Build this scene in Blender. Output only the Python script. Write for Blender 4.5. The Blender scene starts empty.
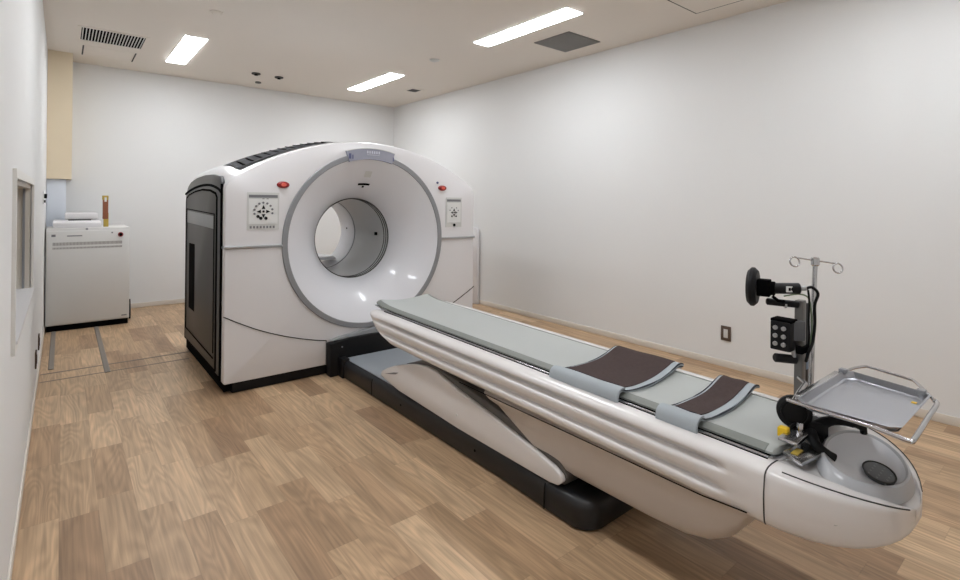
import bpy, bmesh, math, random
from mathutils import Vector, Matrix
random.seed(5)
PI = math.pi
S = bpy.context.scene
C = S.collection

# ------------------------------------------------------------------ materials
def srgb(r, g, b):
    def f(c):
        c /= 255.0
        return c/12.92 if c <= 0.04045 else ((c+0.055)/1.055)**2.4
    return (f(r), f(g), f(b), 1.0)

def mat(name, col, rough=0.5, metal=0.0, spec=0.5, var=0.04, nscale=6.0, bump=0.0, bscale=200.0, coat=0.0, emis=None, estr=0.0):
    m = bpy.data.materials.new(name); m.use_nodes = True
    nt = m.node_tree; N = nt.nodes; L = nt.links
    b = N['Principled BSDF']
    b.inputs['Roughness'].default_value = rough
    b.inputs['Metallic'].default_value = metal
    b.inputs['Specular IOR Level'].default_value = spec
    b.inputs['Coat Weight'].default_value = coat
    tc = N.new('ShaderNodeTexCoord')
    no = N.new('ShaderNodeTexNoise'); no.inputs['Scale'].default_value = nscale; no.inputs['Detail'].default_value = 3
    L.new(tc.outputs['Object'], no.inputs['Vector'])
    mx = N.new('ShaderNodeMix'); mx.data_type = 'RGBA'
    mx.inputs[6].default_value = tuple(c*(1-var) for c in col[:3]) + (1,)
    mx.inputs[7].default_value = tuple(min(1, c*(1+var)) for c in col[:3]) + (1,)
    L.new(no.outputs['Fac'], mx.inputs[0]); L.new(mx.outputs[2], b.inputs['Base Color'])
    if bump > 0:
        n2 = N.new('ShaderNodeTexNoise'); n2.inputs['Scale'].default_value = bscale
        L.new(tc.outputs['Object'], n2.inputs['Vector'])
        bp = N.new('ShaderNodeBump'); bp.inputs['Strength'].default_value = bump; bp.inputs['Distance'].default_value = 0.002
        L.new(n2.outputs['Fac'], bp.inputs['Height']); L.new(bp.outputs['Normal'], b.inputs['Normal'])
    if emis:
        b.inputs['Emission Color'].default_value = emis; b.inputs['Emission Strength'].default_value = estr
    return m

M = {}
M['wall'] = mat('wall_paint', srgb(230, 230, 229), 0.75, var=0.012, nscale=1.2, bump=0.12, bscale=260)
M['ceil'] = mat('ceiling_board', srgb(232, 225, 216), 0.85, var=0.01, nscale=1.0, bump=0.05, bscale=300)
M['base'] = mat('baseboard_vinyl', srgb(222, 214, 203), 0.5, var=0.02)
M['beige'] = mat('beige_panel', srgb(226, 210, 182), 0.6, var=0.015)
M['white'] = mat('white_plastic', srgb(226, 224, 225), 0.28, var=0.012, nscale=2, coat=0.15)
M['whitecab'] = mat('white_enamel', srgb(214, 213, 210), 0.4, var=0.01)
M['shell'] = mat('table_shell_white', srgb(228, 224, 222), 0.25, var=0.01, nscale=2, coat=0.3)
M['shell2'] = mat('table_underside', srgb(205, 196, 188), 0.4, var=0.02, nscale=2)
M['gloss'] = mat('bore_white', srgb(222, 222, 226), 0.34, var=0.01, nscale=2, coat=0.4)
M['tunnel'] = mat('tunnel_grey', srgb(196, 197, 197), 0.3, var=0.02, nscale=3)
M['ring'] = mat('ring_grey', srgb(140, 141, 144), 0.35, var=0.03)
M['silver'] = mat('satin_silver', srgb(175, 176, 178), 0.28, metal=0.85, var=0.02)
M['steel'] = mat('stainless_steel', srgb(196, 196, 198), 0.22, metal=1.0, var=0.02, nscale=12)
M['pan'] = mat('brushed_pan', srgb(176, 177, 182), 0.38, metal=0.9, var=0.02, nscale=12)
M['dark'] = mat('graphite_cover', srgb(80, 80, 82), 0.42, var=0.05)
M['dark2'] = mat('graphite_door', srgb(60, 57, 55), 0.45, var=0.05)
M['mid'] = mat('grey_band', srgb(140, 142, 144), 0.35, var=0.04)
M['black'] = mat('black_plastic', srgb(17, 17, 19), 0.5, spec=0.25, var=0.1)
M['baseblk'] = mat('table_base_black', srgb(24, 25, 28), 0.42, var=0.08, bump=0.1, bscale=400)
M['deep'] = mat('deep_black', srgb(10, 10, 11), 0.9, var=0.1, spec=0.03)
M['rubber'] = mat('cable_rubber', srgb(14, 14, 15), 0.6, spec=0.2, var=0.1)
M['plate'] = mat('base_plate_grey', srgb(166, 172, 178), 0.35, var=0.03, metal=0.1)
M['taupe'] = mat('arm_inner_grey', srgb(92, 88, 84), 0.5, var=0.05)
M['pad'] = mat('pad_vinyl', srgb(176, 179, 176), 0.5, var=0.015, bump=0.08, bscale=350)
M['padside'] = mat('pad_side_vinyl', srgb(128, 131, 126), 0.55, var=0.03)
M['strap'] = mat('strap_grey', srgb(166, 173, 178), 0.62, var=0.03, bump=0.3, bscale=500)
M['velcro'] = mat('velcro_brown', srgb(78, 66, 64), 0.95, var=0.16, nscale=60, bump=0.8, bscale=700, spec=0.15)
M['navy'] = mat('navy_trim', srgb(38, 42, 52), 0.7, var=0.1)
M['panel'] = mat('panel_white', srgb(224, 224, 222), 0.4, var=0.01)
M['panelgrey'] = mat('panel_grey', srgb(206, 206, 203), 0.4, var=0.02)
M['lcd'] = mat('display_lavender', srgb(158, 160, 174), 0.25, var=0.05, nscale=20)
M['blueish'] = mat('display_blue_mark', srgb(88, 92, 130), 0.3, var=0.05)
M['lightmark'] = mat('display_light_mark', srgb(200, 202, 214), 0.3, var=0.02)
M['red'] = mat('button_red', srgb(140, 12, 16), 0.3, var=0.05, coat=0.4)
M['redlight'] = mat('button_red_face', srgb(225, 100, 84), 0.35, var=0.05)
M['yellow'] = mat('yellow_plastic', srgb(232, 190, 24), 0.4, var=0.04)
M['greygreen'] = mat('cable_green', srgb(110, 128, 96), 0.5, var=0.04)
M['column'] = mat('column_grey', srgb(118, 116, 113), 0.4, metal=0.4, var=0.04)
M['bluelabel'] = mat('label_blue', srgb(118, 142, 168), 0.4, var=0.04)
M['nosegrey'] = mat('nose_grey', srgb(180, 181, 184), 0.28, var=0.02, coat=0.2)
M['ventdark'] = mat('vent_dark', srgb(62, 60, 58), 0.7, var=0.1)
M['ventgrey'] = mat('vent_grey', srgb(118, 115, 111), 0.6, var=0.05)
M['ventgrey2'] = mat('top_vent_grey', srgb(74, 74, 77), 0.8, var=0.04, spec=0.2)
M['bluewhite'] = mat('duct_cool_white', srgb(214, 219, 227), 0.5, var=0.01)
M['brown'] = mat('outlet_brown', srgb(82, 66, 54), 0.5, var=0.06)
M['tag_brown'] = mat('box_redbrown', srgb(140, 84, 56), 0.5, var=0.1, nscale=30)
M['gold'] = mat('box_gold', srgb(184, 158, 70), 0.4, var=0.1, nscale=30)
M['strip'] = mat('floor_strip_grey', srgb(128, 120, 112), 0.5, var=0.04)
M['frame'] = mat('window_frame_paint', srgb(226, 224, 219), 0.45, var=0.01)
M['sash'] = mat('window_sash', srgb(206, 199, 188), 0.45, var=0.02)
M['marks'] = mat('print_grey', srgb(120, 120, 124), 0.5, var=0.02)
M['lamp'] = mat('lamp_diffuser', srgb(250, 250, 250), 0.5, emis=(0.92, 0.957, 1.0, 1), estr=19.0)

def glass():
    m = bpy.data.materials.new('window_glass'); m.use_nodes = True
    nt = m.node_tree; N = nt.nodes; L = nt.links
    for n in list(N): N.remove(n)
    o = N.new('ShaderNodeOutputMaterial'); t = N.new('ShaderNodeBsdfTransparent'); g = N.new('ShaderNodeBsdfGlossy')
    t.inputs['Color'].default_value = (0.86, 0.89, 0.88, 1); g.inputs['Roughness'].default_value = 0.02
    fr = N.new('ShaderNodeFresnel'); fr.inputs['IOR'].default_value = 1.5
    mx = N.new('ShaderNodeMixShader')
    L.new(fr.outputs[0], mx.inputs[0]); L.new(t.outputs[0], mx.inputs[1]); L.new(g.outputs[0], mx.inputs[2]); L.new(mx.outputs[0], o.inputs['Surface'])
    return m
M['glass'] = glass()

def louvre(name, axis, period, duty, ca, cb, rough=0.6):
    """fine slots as a surface pattern, along one object axis"""
    m = mat(name, ca, rough, var=0.02); nt = m.node_tree; N = nt.nodes; L = nt.links
    b = N['Principled BSDF']
    tc = N.new('ShaderNodeTexCoord'); sp = N.new('ShaderNodeSeparateXYZ'); L.new(tc.outputs['Object'], sp.inputs[0])
    fac = None
    for a in axis:
        d = N.new('ShaderNodeMath'); d.operation = 'DIVIDE'; d.inputs[1].default_value = period; L.new(sp.outputs[a], d.inputs[0])
        fr = N.new('ShaderNodeMath'); fr.operation = 'FRACT'; L.new(d.outputs[0], fr.inputs[0])
        gt = N.new('ShaderNodeMath'); gt.operation = 'GREATER_THAN'; gt.inputs[1].default_value = duty; L.new(fr.outputs[0], gt.inputs[0])
        if fac is None: fac = gt
        else:
            mu = N.new('ShaderNodeMath'); mu.operation = 'MULTIPLY'; L.new(fac.outputs[0], mu.inputs[0]); L.new(gt.outputs[0], mu.inputs[1]); fac = mu
    mx = N.new('ShaderNodeMix'); mx.data_type = 'RGBA'; mx.inputs[6].default_value = ca; mx.inputs[7].default_value = cb
    L.new(fac.outputs[0], mx.inputs[0]); L.new(mx.outputs[2], b.inputs['Base Color'])
    return m
M['perf'] = louvre('perforated_panel', ['X', 'Y'], 0.014, 0.55, srgb(120, 118, 115), srgb(60, 58, 56))
M['cabvent'] = louvre('cabinet_vent_slots', ['X'], 0.012, 0.6, srgb(196, 194, 190), srgb(130, 128, 124))
M['dispvent'] = louvre('display_dark_grid', ['X', 'Y'], 0.022, 0.78, srgb(66, 68, 70), srgb(112, 114, 116), 0.4)

def floor_mat():
    m = bpy.data.materials.new('oak_plank_floor'); m.use_nodes = True
    nt = m.node_tree; N = nt.nodes; L = nt.links; b = N['Principled BSDF']
    def math_(op, a, bb=None, v=None):
        n = N.new('ShaderNodeMath'); n.operation = op
        L.new(a, n.inputs[0]) if a is not None else None
        if bb is not None: L.new(bb, n.inputs[1])
        elif v is not None: n.inputs[1].default_value = v
        return n.outputs[0]
    tc = N.new('ShaderNodeTexCoord'); sp = N.new('ShaderNodeSeparateXYZ'); L.new(tc.outputs['Object'], sp.inputs[0])
    X, Y = sp.outputs['X'], sp.outputs['Y']
    W, LEN = 0.142, 0.62
    xs = math_('DIVIDE', X, v=W); xi = math_('FLOOR', xs); xf = math_('FRACT', xs)
    wn = N.new('ShaderNodeTexWhiteNoise'); wn.noise_dimensions = '1D'; L.new(xi, wn.inputs['W'])
    ys = math_('ADD', math_('DIVIDE', Y, v=LEN), math_('MULTIPLY', wn.outputs['Value'], v=7.3))
    yi = math_('FLOOR', ys); yf = math_('FRACT', ys)
    cb = N.new('ShaderNodeCombineXYZ'); L.new(xi, cb.inputs[0]); L.new(yi, cb.inputs[1])
    w2 = N.new('ShaderNodeTexWhiteNoise'); w2.noise_dimensions = '3D'; L.new(cb.outputs[0], w2.inputs['Vector'])
    ramp = N.new('ShaderNodeValToRGB'); e = ramp.color_ramp.elements
    e[0].position = 0; e[0].color = srgb(164, 132, 102); e[1].position = 1; e[1].color = srgb(208, 177, 142)
    k = e.new(0.35); k.color = srgb(183, 152, 119); k = e.new(0.7); k.color = srgb(195, 164, 130)
    L.new(w2.outputs['Value'], ramp.inputs[0])
    # grain: noise stretched along the plank, shifted per plank
    g = N.new('ShaderNodeCombineXYZ')
    off = math_('MULTIPLY', w2.outputs['Value'], v=37.0)
    L.new(math_('MULTIPLY', X, v=80.0), g.inputs[0]); L.new(math_('ADD', math_('MULTIPLY', Y, v=2.4), off), g.inputs[1]); L.new(off, g.inputs[2])
    n1 = N.new('ShaderNodeTexNoise'); n1.inputs['Scale'].default_value = 1.0; n1.inputs['Detail'].default_value = 7; n1.inputs['Distortion'].default_value = 0.3
    L.new(g.outputs[0], n1.inputs['Vector'])
    g2 = N.new('ShaderNodeCombineXYZ')
    L.new(math_('MULTIPLY', X, v=6.5), g2.inputs[0]); L.new(math_('ADD', math_('MULTIPLY', Y, v=0.85), off), g2.inputs[1]); L.new(off, g2.inputs[2])
    n3 = N.new('ShaderNodeTexNoise'); n3.inputs['Scale'].default_value = 1.0; n3.inputs['Detail'].default_value = 1.5; n3.inputs['Distortion'].default_value = 0.5
    L.new(g2.outputs[0], n3.inputs['Vector'])
    cont = math_('SINE', math_('MULTIPLY', n3.outputs['Fac'], v=95.0))
    g3 = N.new('ShaderNodeCombineXYZ')
    L.new(math_('MULTIPLY', X, v=9.0), g3.inputs[0]); L.new(math_('ADD', math_('MULTIPLY', Y, v=1.7), off), g3.inputs[1]); L.new(off, g3.inputs[2])
    n4 = N.new('ShaderNodeTexNoise'); n4.inputs['Scale'].default_value = 1.0; n4.inputs['Detail'].default_value = 2.0
    L.new(g3.outputs[0], n4.inputs['Vector'])
    r4 = N.new('ShaderNodeMapRange'); r4.inputs[1].default_value = 0.3; r4.inputs[2].default_value = 0.7; r4.inputs[3].default_value = 0.86; r4.inputs[4].default_value = 1.12
    L.new(n4.outputs['Fac'], r4.inputs[0])
    r1 = N.new('ShaderNodeMapRange'); r1.inputs[1].default_value = 0.3; r1.inputs[2].default_value = 0.75; r1.inputs[3].default_value = 0.76; r1.inputs[4].default_value = 1.14
    L.new(n1.outputs['Fac'], r1.inputs[0])
    r2 = N.new('ShaderNodeMapRange'); r2.inputs[1].default_value = -1.0; r2.inputs[3].default_value = 0.88; r2.inputs[4].default_value = 1.06; L.new(cont, r2.inputs[0])
    tone = math_('MULTIPLY', math_('MULTIPLY', r1.outputs[0], r2.outputs[0]), r4.outputs[0])
    # seams
    ex = math_('MINIMUM', xf, math_('SUBTRACT', None, xf)); 
    sx = ex.node.inputs[1].links[0].from_node; sx.inputs[0].default_value = 1.0
    for l in list(sx.inputs[1].links): pass
    ey = math_('MINIMUM', yf, math_('SUBTRACT', None, yf)); sy = ey.node.inputs[1].links[0].from_node; sy.inputs[0].default_value = 1.0
    lx = math_('LESS_THAN', ex, v=0.012); ly = math_('LESS_THAN', ey, v=0.003)
    seam = math_('MAXIMUM', lx, ly)
    sm = math_('MULTIPLY', seam, v=-0.14); sm = math_('ADD', sm, v=1.0)
    tot = math_('MULTIPLY', tone, sm)
    vm = N.new('ShaderNodeVectorMath'); vm.operation = 'SCALE'; L.new(ramp.outputs['Color'], vm.inputs[0]); L.new(tot, vm.inputs['Scale'])
    L.new(vm.outputs[0], b.inputs['Base Color'])
    b.inputs['Roughness'].default_value = 0.42; b.inputs['Specular IOR Level'].default_value = 0.4
    bp = N.new('ShaderNodeBump'); bp.inputs['Strength'].default_value = 0.08; bp.inputs['Distance'].default_value = 0.002
    L.new(n1.outputs['Fac'], bp.inputs['Height']); L.new(bp.outputs['Normal'], b.inputs['Normal'])
    return m
M['floor'] = floor_mat()

# ------------------------------------------------------------------ object helpers
ORG = {}
def thing(name, label, cat, loc=(0, 0, 0), group=None):
    o = bpy.data.objects.new(name, None); o.empty_display_size = 0.05; C.objects.link(o)
    o.location = loc; ORG[o.name] = Vector(loc); o['label'] = label; o['category'] = cat
    if group: o['group'] = group
    return o
def tag(o, label, cat, group=None):
    o['label'] = label; o['category'] = cat
    if group: o['group'] = group
    return o
def mk(name, verts, faces, m, parent=None, smooth=False, bevel=0, seg=2, sub=0, label=None, sharp=35):
    """one mesh from world-space vertices; parent may be a thing or a part"""
    V = [Vector(v) for v in verts]
    if parent is not None: org = ORG[parent.name]
    else:
        xs = [v.x for v in V]; ys = [v.y for v in V]; zs = [v.z for v in V]
        org = Vector(((min(xs)+max(xs))/2, (min(ys)+max(ys))/2, min(zs)))
    me = bpy.data.meshes.new(name)
    me.from_pydata([v-org for v in V], [], faces); me.update()
    bm = bmesh.new(); bm.from_mesh(me)
    bmesh.ops.remove_doubles(bm, verts=bm.verts, dist=1e-6)
    bmesh.ops.recalc_face_normals(bm, faces=bm.faces)
    if bevel > 0:
        es = [e for e in bm.edges if len(e.link_faces) == 2 and e.calc_face_angle(0) > math.radians(sharp)]
        bmesh.ops.bevel(bm, geom=es, offset=bevel, segments=seg, affect='EDGES', profile=0.5, clamp_overlap=True)
    bm.to_mesh(me); bm.free()
    if smooth or bevel > 0:
        me.shade_smooth()
        try: me.set_sharp_from_angle(angle=math.radians(sharp))
        except Exception: pass
    me.materials.append(m)
    o = bpy.data.objects.new(name, me); C.objects.link(o)
    if parent is not None: o.parent = parent; o.location = (0, 0, 0)
    else: o.location = org
    ORG[o.name] = org
    if sub:
        md = o.modifiers.new('sub', 'SUBSURF'); md.levels = sub; md.render_levels = sub
    if label: o['label'] = label
    return o
BF = [(0, 3, 2, 1), (4, 5, 6, 7), (0, 1, 5, 4), (1, 2, 6, 5), (2, 3, 7, 6), (3, 0, 4, 7)]
def boxg(x0, x1, y0, y1, z0, z1):
    return [(x0, y0, z0), (x1, y0, z0), (x1, y1, z0), (x0, y1, z0), (x0, y0, z1), (x1, y0, z1), (x1, y1, z1), (x0, y1, z1)]
def box(name, b, m, parent=None, bevel=0, **k):
    return mk(name, boxg(*b), BF, m, parent, bevel=bevel, **k)
def boxes(name, bs, m, parent=None, **k):
    v = []; f = []
    for b in bs:
        n = len(v); v += boxg(*b); f += [tuple(i+n for i in q) for q in BF]
    return mk(name, v, f, m, parent, **k)
def prism(name, pts, ax, a0, a1, m, parent=None, **k):
    def P(p, a): return {'x': (a, p[0], p[1]), 'y': (p[0], a, p[1]), 'z': (p[0], p[1], a)}[ax]
    n = len(pts); v = [P(p, a0) for p in pts]+[P(p, a1) for p in pts]
    f = [tuple(range(n)), tuple(range(2*n-1, n-1, -1))]+[(i, (i+1) % n, n+(i+1) % n, n+i) for i in range(n)]
    return mk(name, v, f, m, parent, **k)
def loftg(rings, closed=True, cap0=True, cap1=True):
    n = len(rings[0]); v = [p for r in rings for p in r]; f = []
    for i in range(len(rings)-1):
        for j in range(n if closed else n-1):
            f.append((i*n+j, i*n+(j+1) % n, (i+1)*n+(j+1) % n, (i+1)*n+j))
    if closed and cap0: f.append(tuple(range(n)))
    if closed and cap1: f.append(tuple(range((len(rings)-1)*n, len(rings)*n)))
    return v, f
def loft(name, rings, m, parent=None, closed=True, cap0=True, cap1=True, smooth=True, **k):
    v, f = loftg(rings, closed, cap0, cap1)
    return mk(name, v, f, m, parent, smooth=smooth, **k)
def frame(d):
    d = Vector(d).normalized(); a = Vector((0, 0, 1)) if abs(d.z) < 0.9 else Vector((1, 0, 0))
    u = d.cross(a).normalized(); w = d.cross(u).normalized(); return u, w
def tubeg(path, r, n=10, closed=False):
    P = [Vector(p) for p in path]; rings = []; u = None; m = len(P)
    for i, p in enumerate(P):
        if closed: d = P[(i+1) % m]-P[i-1]
        else: d = P[min(i+1, m-1)]-P[max(i-1, 0)]
        d.normalize()
        if u is None: u, w = frame(d)
        else:
            u = (u-d*u.dot(d)).normalized(); w = d.cross(u).normalized()
        rr = r[i] if isinstance(r, (list, tuple)) else r
        rings.append([p+(u*math.cos(t)+w*math.sin(t))*rr for t in [2*PI*j/n for j in range(n)]])
    if closed:
        rings.append(rings[0]); v, f = loftg(rings, True, False, False)
        return v, f
    return loftg(rings)
def smoothpath(pts, k=8):
    P = [Vector(p) for p in pts]; out = []
    for i in range(len(P)-1):
        a = P[max(i-1, 0)]; b = P[i]; c = P[i+1]; d = P[min(i+2, len(P)-1)]
        for j in range(k):
            t = j/k
            out.append(0.5*((2*b)+(c-a)*t+(2*a-5*b+4*c-d)*t*t+(3*b-a-3*c+d)*t**3))
    out.append(P[-1]); return out
def tube(name, path, r, m, parent=None, n=10, closed=False, curve=False, **k):
    if curve: path = smoothpath(path)
    v, f = tubeg(path, r, n, closed)
    return mk(name, v, f, m, parent, smooth=True, sharp=50, **k)
def cylg(p0, p1, r, n=28, r1=None, ch=0.0):
    p0 = Vector(p0); p1 = Vector(p1); d = (p1-p0).normalized(); u, w = frame(d); r1 = r if r1 is None else r1
    L_ = (p1-p0).length
    st = [(0, r-ch), (ch, r), (L_-ch, r1), (L_, r1-ch)] if ch > 0 else [(0, r), (L_, r1)]
    return loftg([[p0+d*s+(u*math.cos(2*PI*j/n)+w*math.sin(2*PI*j/n))*q for j in range(n)] for s, q in st])
def cyl(name, p0, p1, r, m, parent=None, n=28, r1=None, ch=0.0, **k):
    v, f = cylg(p0, p1, r, n, r1, ch)
    return mk(name, v, f, m, parent, smooth=True, **k)
def merge(name, gs, m, parent=None, **k):
    v = []; f = []
    for a, b in gs:
        n = len(v); v += list(a); f += [tuple(i+n for i in q) for q in b]
    return mk(name, v, f, m, parent, **k)
def obox(c, ax, ay, az, hx, hy, hz):
    c = Vector(c); ax = Vector(ax); ay = Vector(ay); az = Vector(az)
    return [c+ax*sx*hx+ay*sy*hy+az*sz*hz for sz in (-1, 1) for sx, sy in ((-1, -1), (1, -1), (1, 1), (-1, 1))], BF
def struct(o): o['kind'] = 'structure'; return o

# ------------------------------------------------------------------ room
L_, R_, B_, F_, H_ = -0.146, 4.5825, 8.074, -1.7, 3.116
T = 0.15
struct(box('floor', (L_-T, R_+T, F_-T, B_+T, -0.1, 0), M['floor']))
o = bpy.data.objects['floor']   # keep plank pattern aligned with world
me = o.data; d = o.location.copy(); me.transform(Matrix.Translation(d)); o.location = (0, 0, 0)
struct(box('ceiling', (L_-T, R_+T, F_-T, B_+T, H_, H_+0.1), M['ceil']))
struct(box('wall_back', (L_-T, R_+T, B_, B_+T, 0, H_), M['wall']))
struct(box('wall_right', (R_, R_+T, F_, B_, 0, H_), M['wall']))
struct(box('wall_front', (L_-T, R_+T, F_-T, F_, 0, H_), M['wall']))
WY0, WY1, WZ0, WZ1 = 2.62, 4.12, 0.885, 1.520
struct(boxes('wall_left', [(L_-T, L_, F_, WY0, 0, H_), (L_-T, L_, WY1, B_, 0, H_), (L_-T, L_, WY0, WY1, 0, WZ0), (L_-T, L_, WY0, WY1, WZ1, H_)], M['wall']))
# control room seen through the window: closed shell
struct(boxes('wall_control_room', [(-2.6, -2.5, 1.2, 6.0, 0, 2.6), (-2.5, L_-T, 1.1, 1.2, 0, 2.6), (-2.5, L_-T, 6.0, 6.1, 0, 2.6), (-2.6, L_-T, 1.1, 6.1, 2.6, 2.7), (-2.6, L_-T, 1.1, 6.1, -0.1, 0)], M['wall']))
struct(box('baseboard_back', (L_, R_, B_-0.008, B_, 0, 0.06), M['base'], bevel=0.002))
struct(box('baseboard_right', (R_-0.008, R_, F_, B_-0.008, 0, 0.06), M['base'], bevel=0.002))
struct(box('baseboard_left', (L_, L_+0.008, F_, B_-0.008, 0, 0.06), M['base'], bevel=0.002))
struct(box('baseboard_front', (L_+0.008, R_-0.008, F_, F_+0.008, 0, 0.06), M['base'], bevel=0.002))

# window in the left wall
w = bpy.data.objects.new('window_1', None); C.objects.link(w); w.location = (L_, WY0, WZ0); ORG[w.name] = w.location.copy(); w['kind'] = 'structure'
c = 0.035
boxes('window_casing', [(L_-0.004, L_+0.012, WY0-c, WY0, WZ0-c, WZ1+c), (L_-0.004, L_+0.012, WY1, WY1+c, WZ0-c, WZ1+c), (L_-0.004, L_+0.012, WY0, WY1, WZ1, WZ1+c), (L_-0.004, L_+0.012, WY0, WY1, WZ0-c, WZ0)], M['frame'], w)
g0 = L_-0.078
boxes('window_sash', [(g0-0.03, g0-0.012, WY0, WY0+0.04, WZ0, WZ1), (g0-0.03, g0-0.012, WY1-0.04, WY1, WZ0, WZ1), (g0-0.03, g0-0.012, WY0+.04, WY1-.04, WZ1-0.03, WZ1), (g0-0.03, g0-0.012, WY0+.04, WY1-.04, WZ0, WZ0+0.03)], M['sash'], w)
boxes('window_reveal', [(g0, L_-.004, WY1-.004, WY1-.0003, WZ0+.012, WZ1), (g0, L_-.004, WY0+.0003, WY0+.004, WZ0+.012, WZ1), (g0, L_-.004, WY0, WY1, WZ1-.022, WZ1-.0003)], M['sash'], w)
boxes('window_gasket', [(L_-.040, L_-.028, WY1-0.012, WY1-0.0005, WZ0+.012, WZ1-.02), (L_-.040, L_-.028, WY0+.0005, WY0+0.012, WZ0+.012, WZ1-.02)], M['ring'], w)
box('window_sill', (L_-T, L_+0.018, WY0+0.001, WY1-0.001, WZ0, WZ0+0.012), M['white'], w)
box('window_pane', (g0-0.024, g0-0.018, WY0+0.04, WY1-0.04, WZ0+0.03, WZ1-0.03), M['glass'], w)

# beige bulkhead in the back left corner
struct(box('trim_1', (L_+0.001, 0.078, 7.585, B_, 1.655, H_), M['beige']))
# faint trench cover outlines in the floor
struct(boxes('trim_2', [(-0.13, 0.96, 5.46, 5.475, 0, 0.0025), (-0.13, 0.90, 5.235, 5.247, 0, 0.002)], M['strip']))

# ------------------------------------------------------------------ ceiling things
def lamp(cx, y0, y1, label):
    t = thing('ceiling_light', label, 'ceiling light', (cx, (y0+y1)/2, H_), 'long recessed ceiling lights')
    h = 0.1
    boxes('frame', [(cx-h-.006, cx-h, y0, y1, H_-0.004, H_-0.0005), (cx+h, cx+h+.006, y0, y1, H_-0.004, H_-0.0005), (cx-h-.006, cx+h+.006, y0-.006, y0, H_-0.004, H_-0.0005), (cx-h-.006, cx+h+.006, y1, y1+.006, H_-0.004, H_-0.0005)], M['panel'], t)
    box('diffuser', (cx-h, cx+h, y0, y1, H_-0.008, H_-0.0005), M['lamp'], t)
lamp(1.06, 5.96, 7.24, 'lit white ceiling light between the louvred vent and the scanner, leftmost in view')
lamp(3.40, 5.915, 7.20, 'lit white ceiling light nearest the back right corner of the room')
lamp(3.42, 2.92, 4.19, 'longest-looking lit ceiling light, beside the square grey grille')
lamp(1.06, 2.92, 4.19, 'added lit ceiling light above the camera, outside the frame on the left side')  # unseen light added to brighten the room, continuing the left row
lamp(1.06, -0.08, 1.20, 'added lit ceiling light behind the camera on the left side, outside the frame')  # out of view, added for more room light, left row carried on
lamp(3.42, -0.08, 1.20, 'added lit ceiling light behind the camera on the right side, outside the frame')  # likewise added out of view to light the room, right row

t = thing('ceiling_vent', 'louvred ceiling vent with dark slots near the left wall', 'vent', (0.4, 6.58, H_))
x0, x1, y0, y1 = 0.13, 0.66, 6.33, 6.84
boxes('frame', [(x0-.03, x1+.03, y0-.03, y0, H_-.008, H_-.0005), (x0-.03, x1+.03, y1, y1+.03, H_-.008, H_-.0005), (x0-.03, x0, y0, y1, H_-.008, H_-.0005), (x1, x1+.03, y0, y1, H_-.008, H_-.0005)], M['ceil'], t)
box('duct_opening', (x0, x1, y0, y1, H_-0.0025, H_-.0005), M['deep'], t)
for i in range(20):
    xx = x0+(i+.5)*(x1-x0)/20
    box('louvre', (xx-.0045, xx+.0045, y0, y1, H_-.0075, H_-.0025), M['panelgrey'], t)
t = thing('ceiling_access_panel', 'white ceiling access panel beside the louvred vent, two short dark end slots', 'access panel', (0.4, 7.3, H_))
box('panel', (0.19, 0.62, 7.09, 7.56, H_-.005, H_-.0005), M['ceil'], t, bevel=.001)
for xa in (0.155, 0.635): box('end_slot', (xa, xa+.014, 7.10, 7.56, H_-.004, H_-.0005), M['ventdark'], t)
o = box('ceiling_grille', (3.80, 4.29, 3.315, 3.79, H_-.008, H_-.0005), M['perf'], bevel=.002)
tag(o, 'square dark grey perforated ceiling grille next to the longest ceiling light', 'grille')
t = thing('ceiling_grille', 'small dark ceiling grille near the back right corner', 'grille', (4.08, 6.6, H_))
box('face', (4.0, 4.16, 6.51, 6.69, H_-.008, H_-.0005), M['ventdark'], t)
boxes('rim', [(3.97, 4.0, 6.48, 6.72, H_-.010, H_-.0005), (4.16, 4.19, 6.48, 6.72, H_-.010, H_-.0005), (4.0, 4.16, 6.48, 6.51, H_-.010, H_-.0005), (4.0, 4.16, 6.69, 6.72, H_-.010, H_-.0005)], M['ceil'], t)
t = thing('ceiling_hatch', 'large square ceiling hatch outlined by a thin dark gap at the top edge', 'hatch', (4.05, 2.05, H_))
box('hatch_door', (3.83, 4.27, 1.86, 2.27, H_-.004, H_-.0005), M['ceil'], t)
boxes('hatch_rim', [(3.818, 3.83, 1.848, 2.282, H_-.003, H_-.0005), (4.27, 4.282, 1.848, 2.282, H_-.003, H_-.0005), (3.83, 4.27, 1.848, 1.86, H_-.003, H_-.0005), (3.83, 4.27, 2.27, 2.282, H_-.003, H_-.0005)], M['ventdark'], t)
def detector(x, y, r, label, m='ceil', h=.03):
    t = thing('smoke_detector', label, 'smoke detector', (x, y, H_))
    cyl('base', (x, y, H_-.0005), (x, y, H_-h*.4), r, M[m], t)
    cyl('dome', (x, y, H_-h*.4), (x, y, H_-h), r*.8, M[m], t, r1=r*.5)
detector(1.05, 5.04, .055, 'round white ceiling detector in front of the leftmost ceiling light', h=.02)
detector(3.39, 5.03, .06, 'round pale ceiling detector between the two right-hand ceiling lights', 'panelgrey', h=.02)
def sensor(x, y, label):
    t = thing('ceiling_sensor', label, 'ceiling sensor', (x, y, H_))
    cyl('housing', (x, y, H_-.0005), (x, y, H_-.016), .055, M['ventdark'], t, ch=.002)
    cyl('lens', (x, y, H_-.016), (x, y, H_-.03), .022, M['deep'], t)
sensor(1.97, 7.13, 'dark round ceiling sensor above the scanner, left one of the front pair')
sensor(2.27, 7.14, 'dark round ceiling sensor above the scanner, right one of the front pair')
o = cyl('ceiling_sensor', (2.14, 7.64, H_-.0005), (2.14, 7.64, H_-.02), .04, M['ventgrey'], ch=.004)
tag(o, 'small grey ceiling sensor nearest the back wall above the scanner', 'ceiling sensor')

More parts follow.
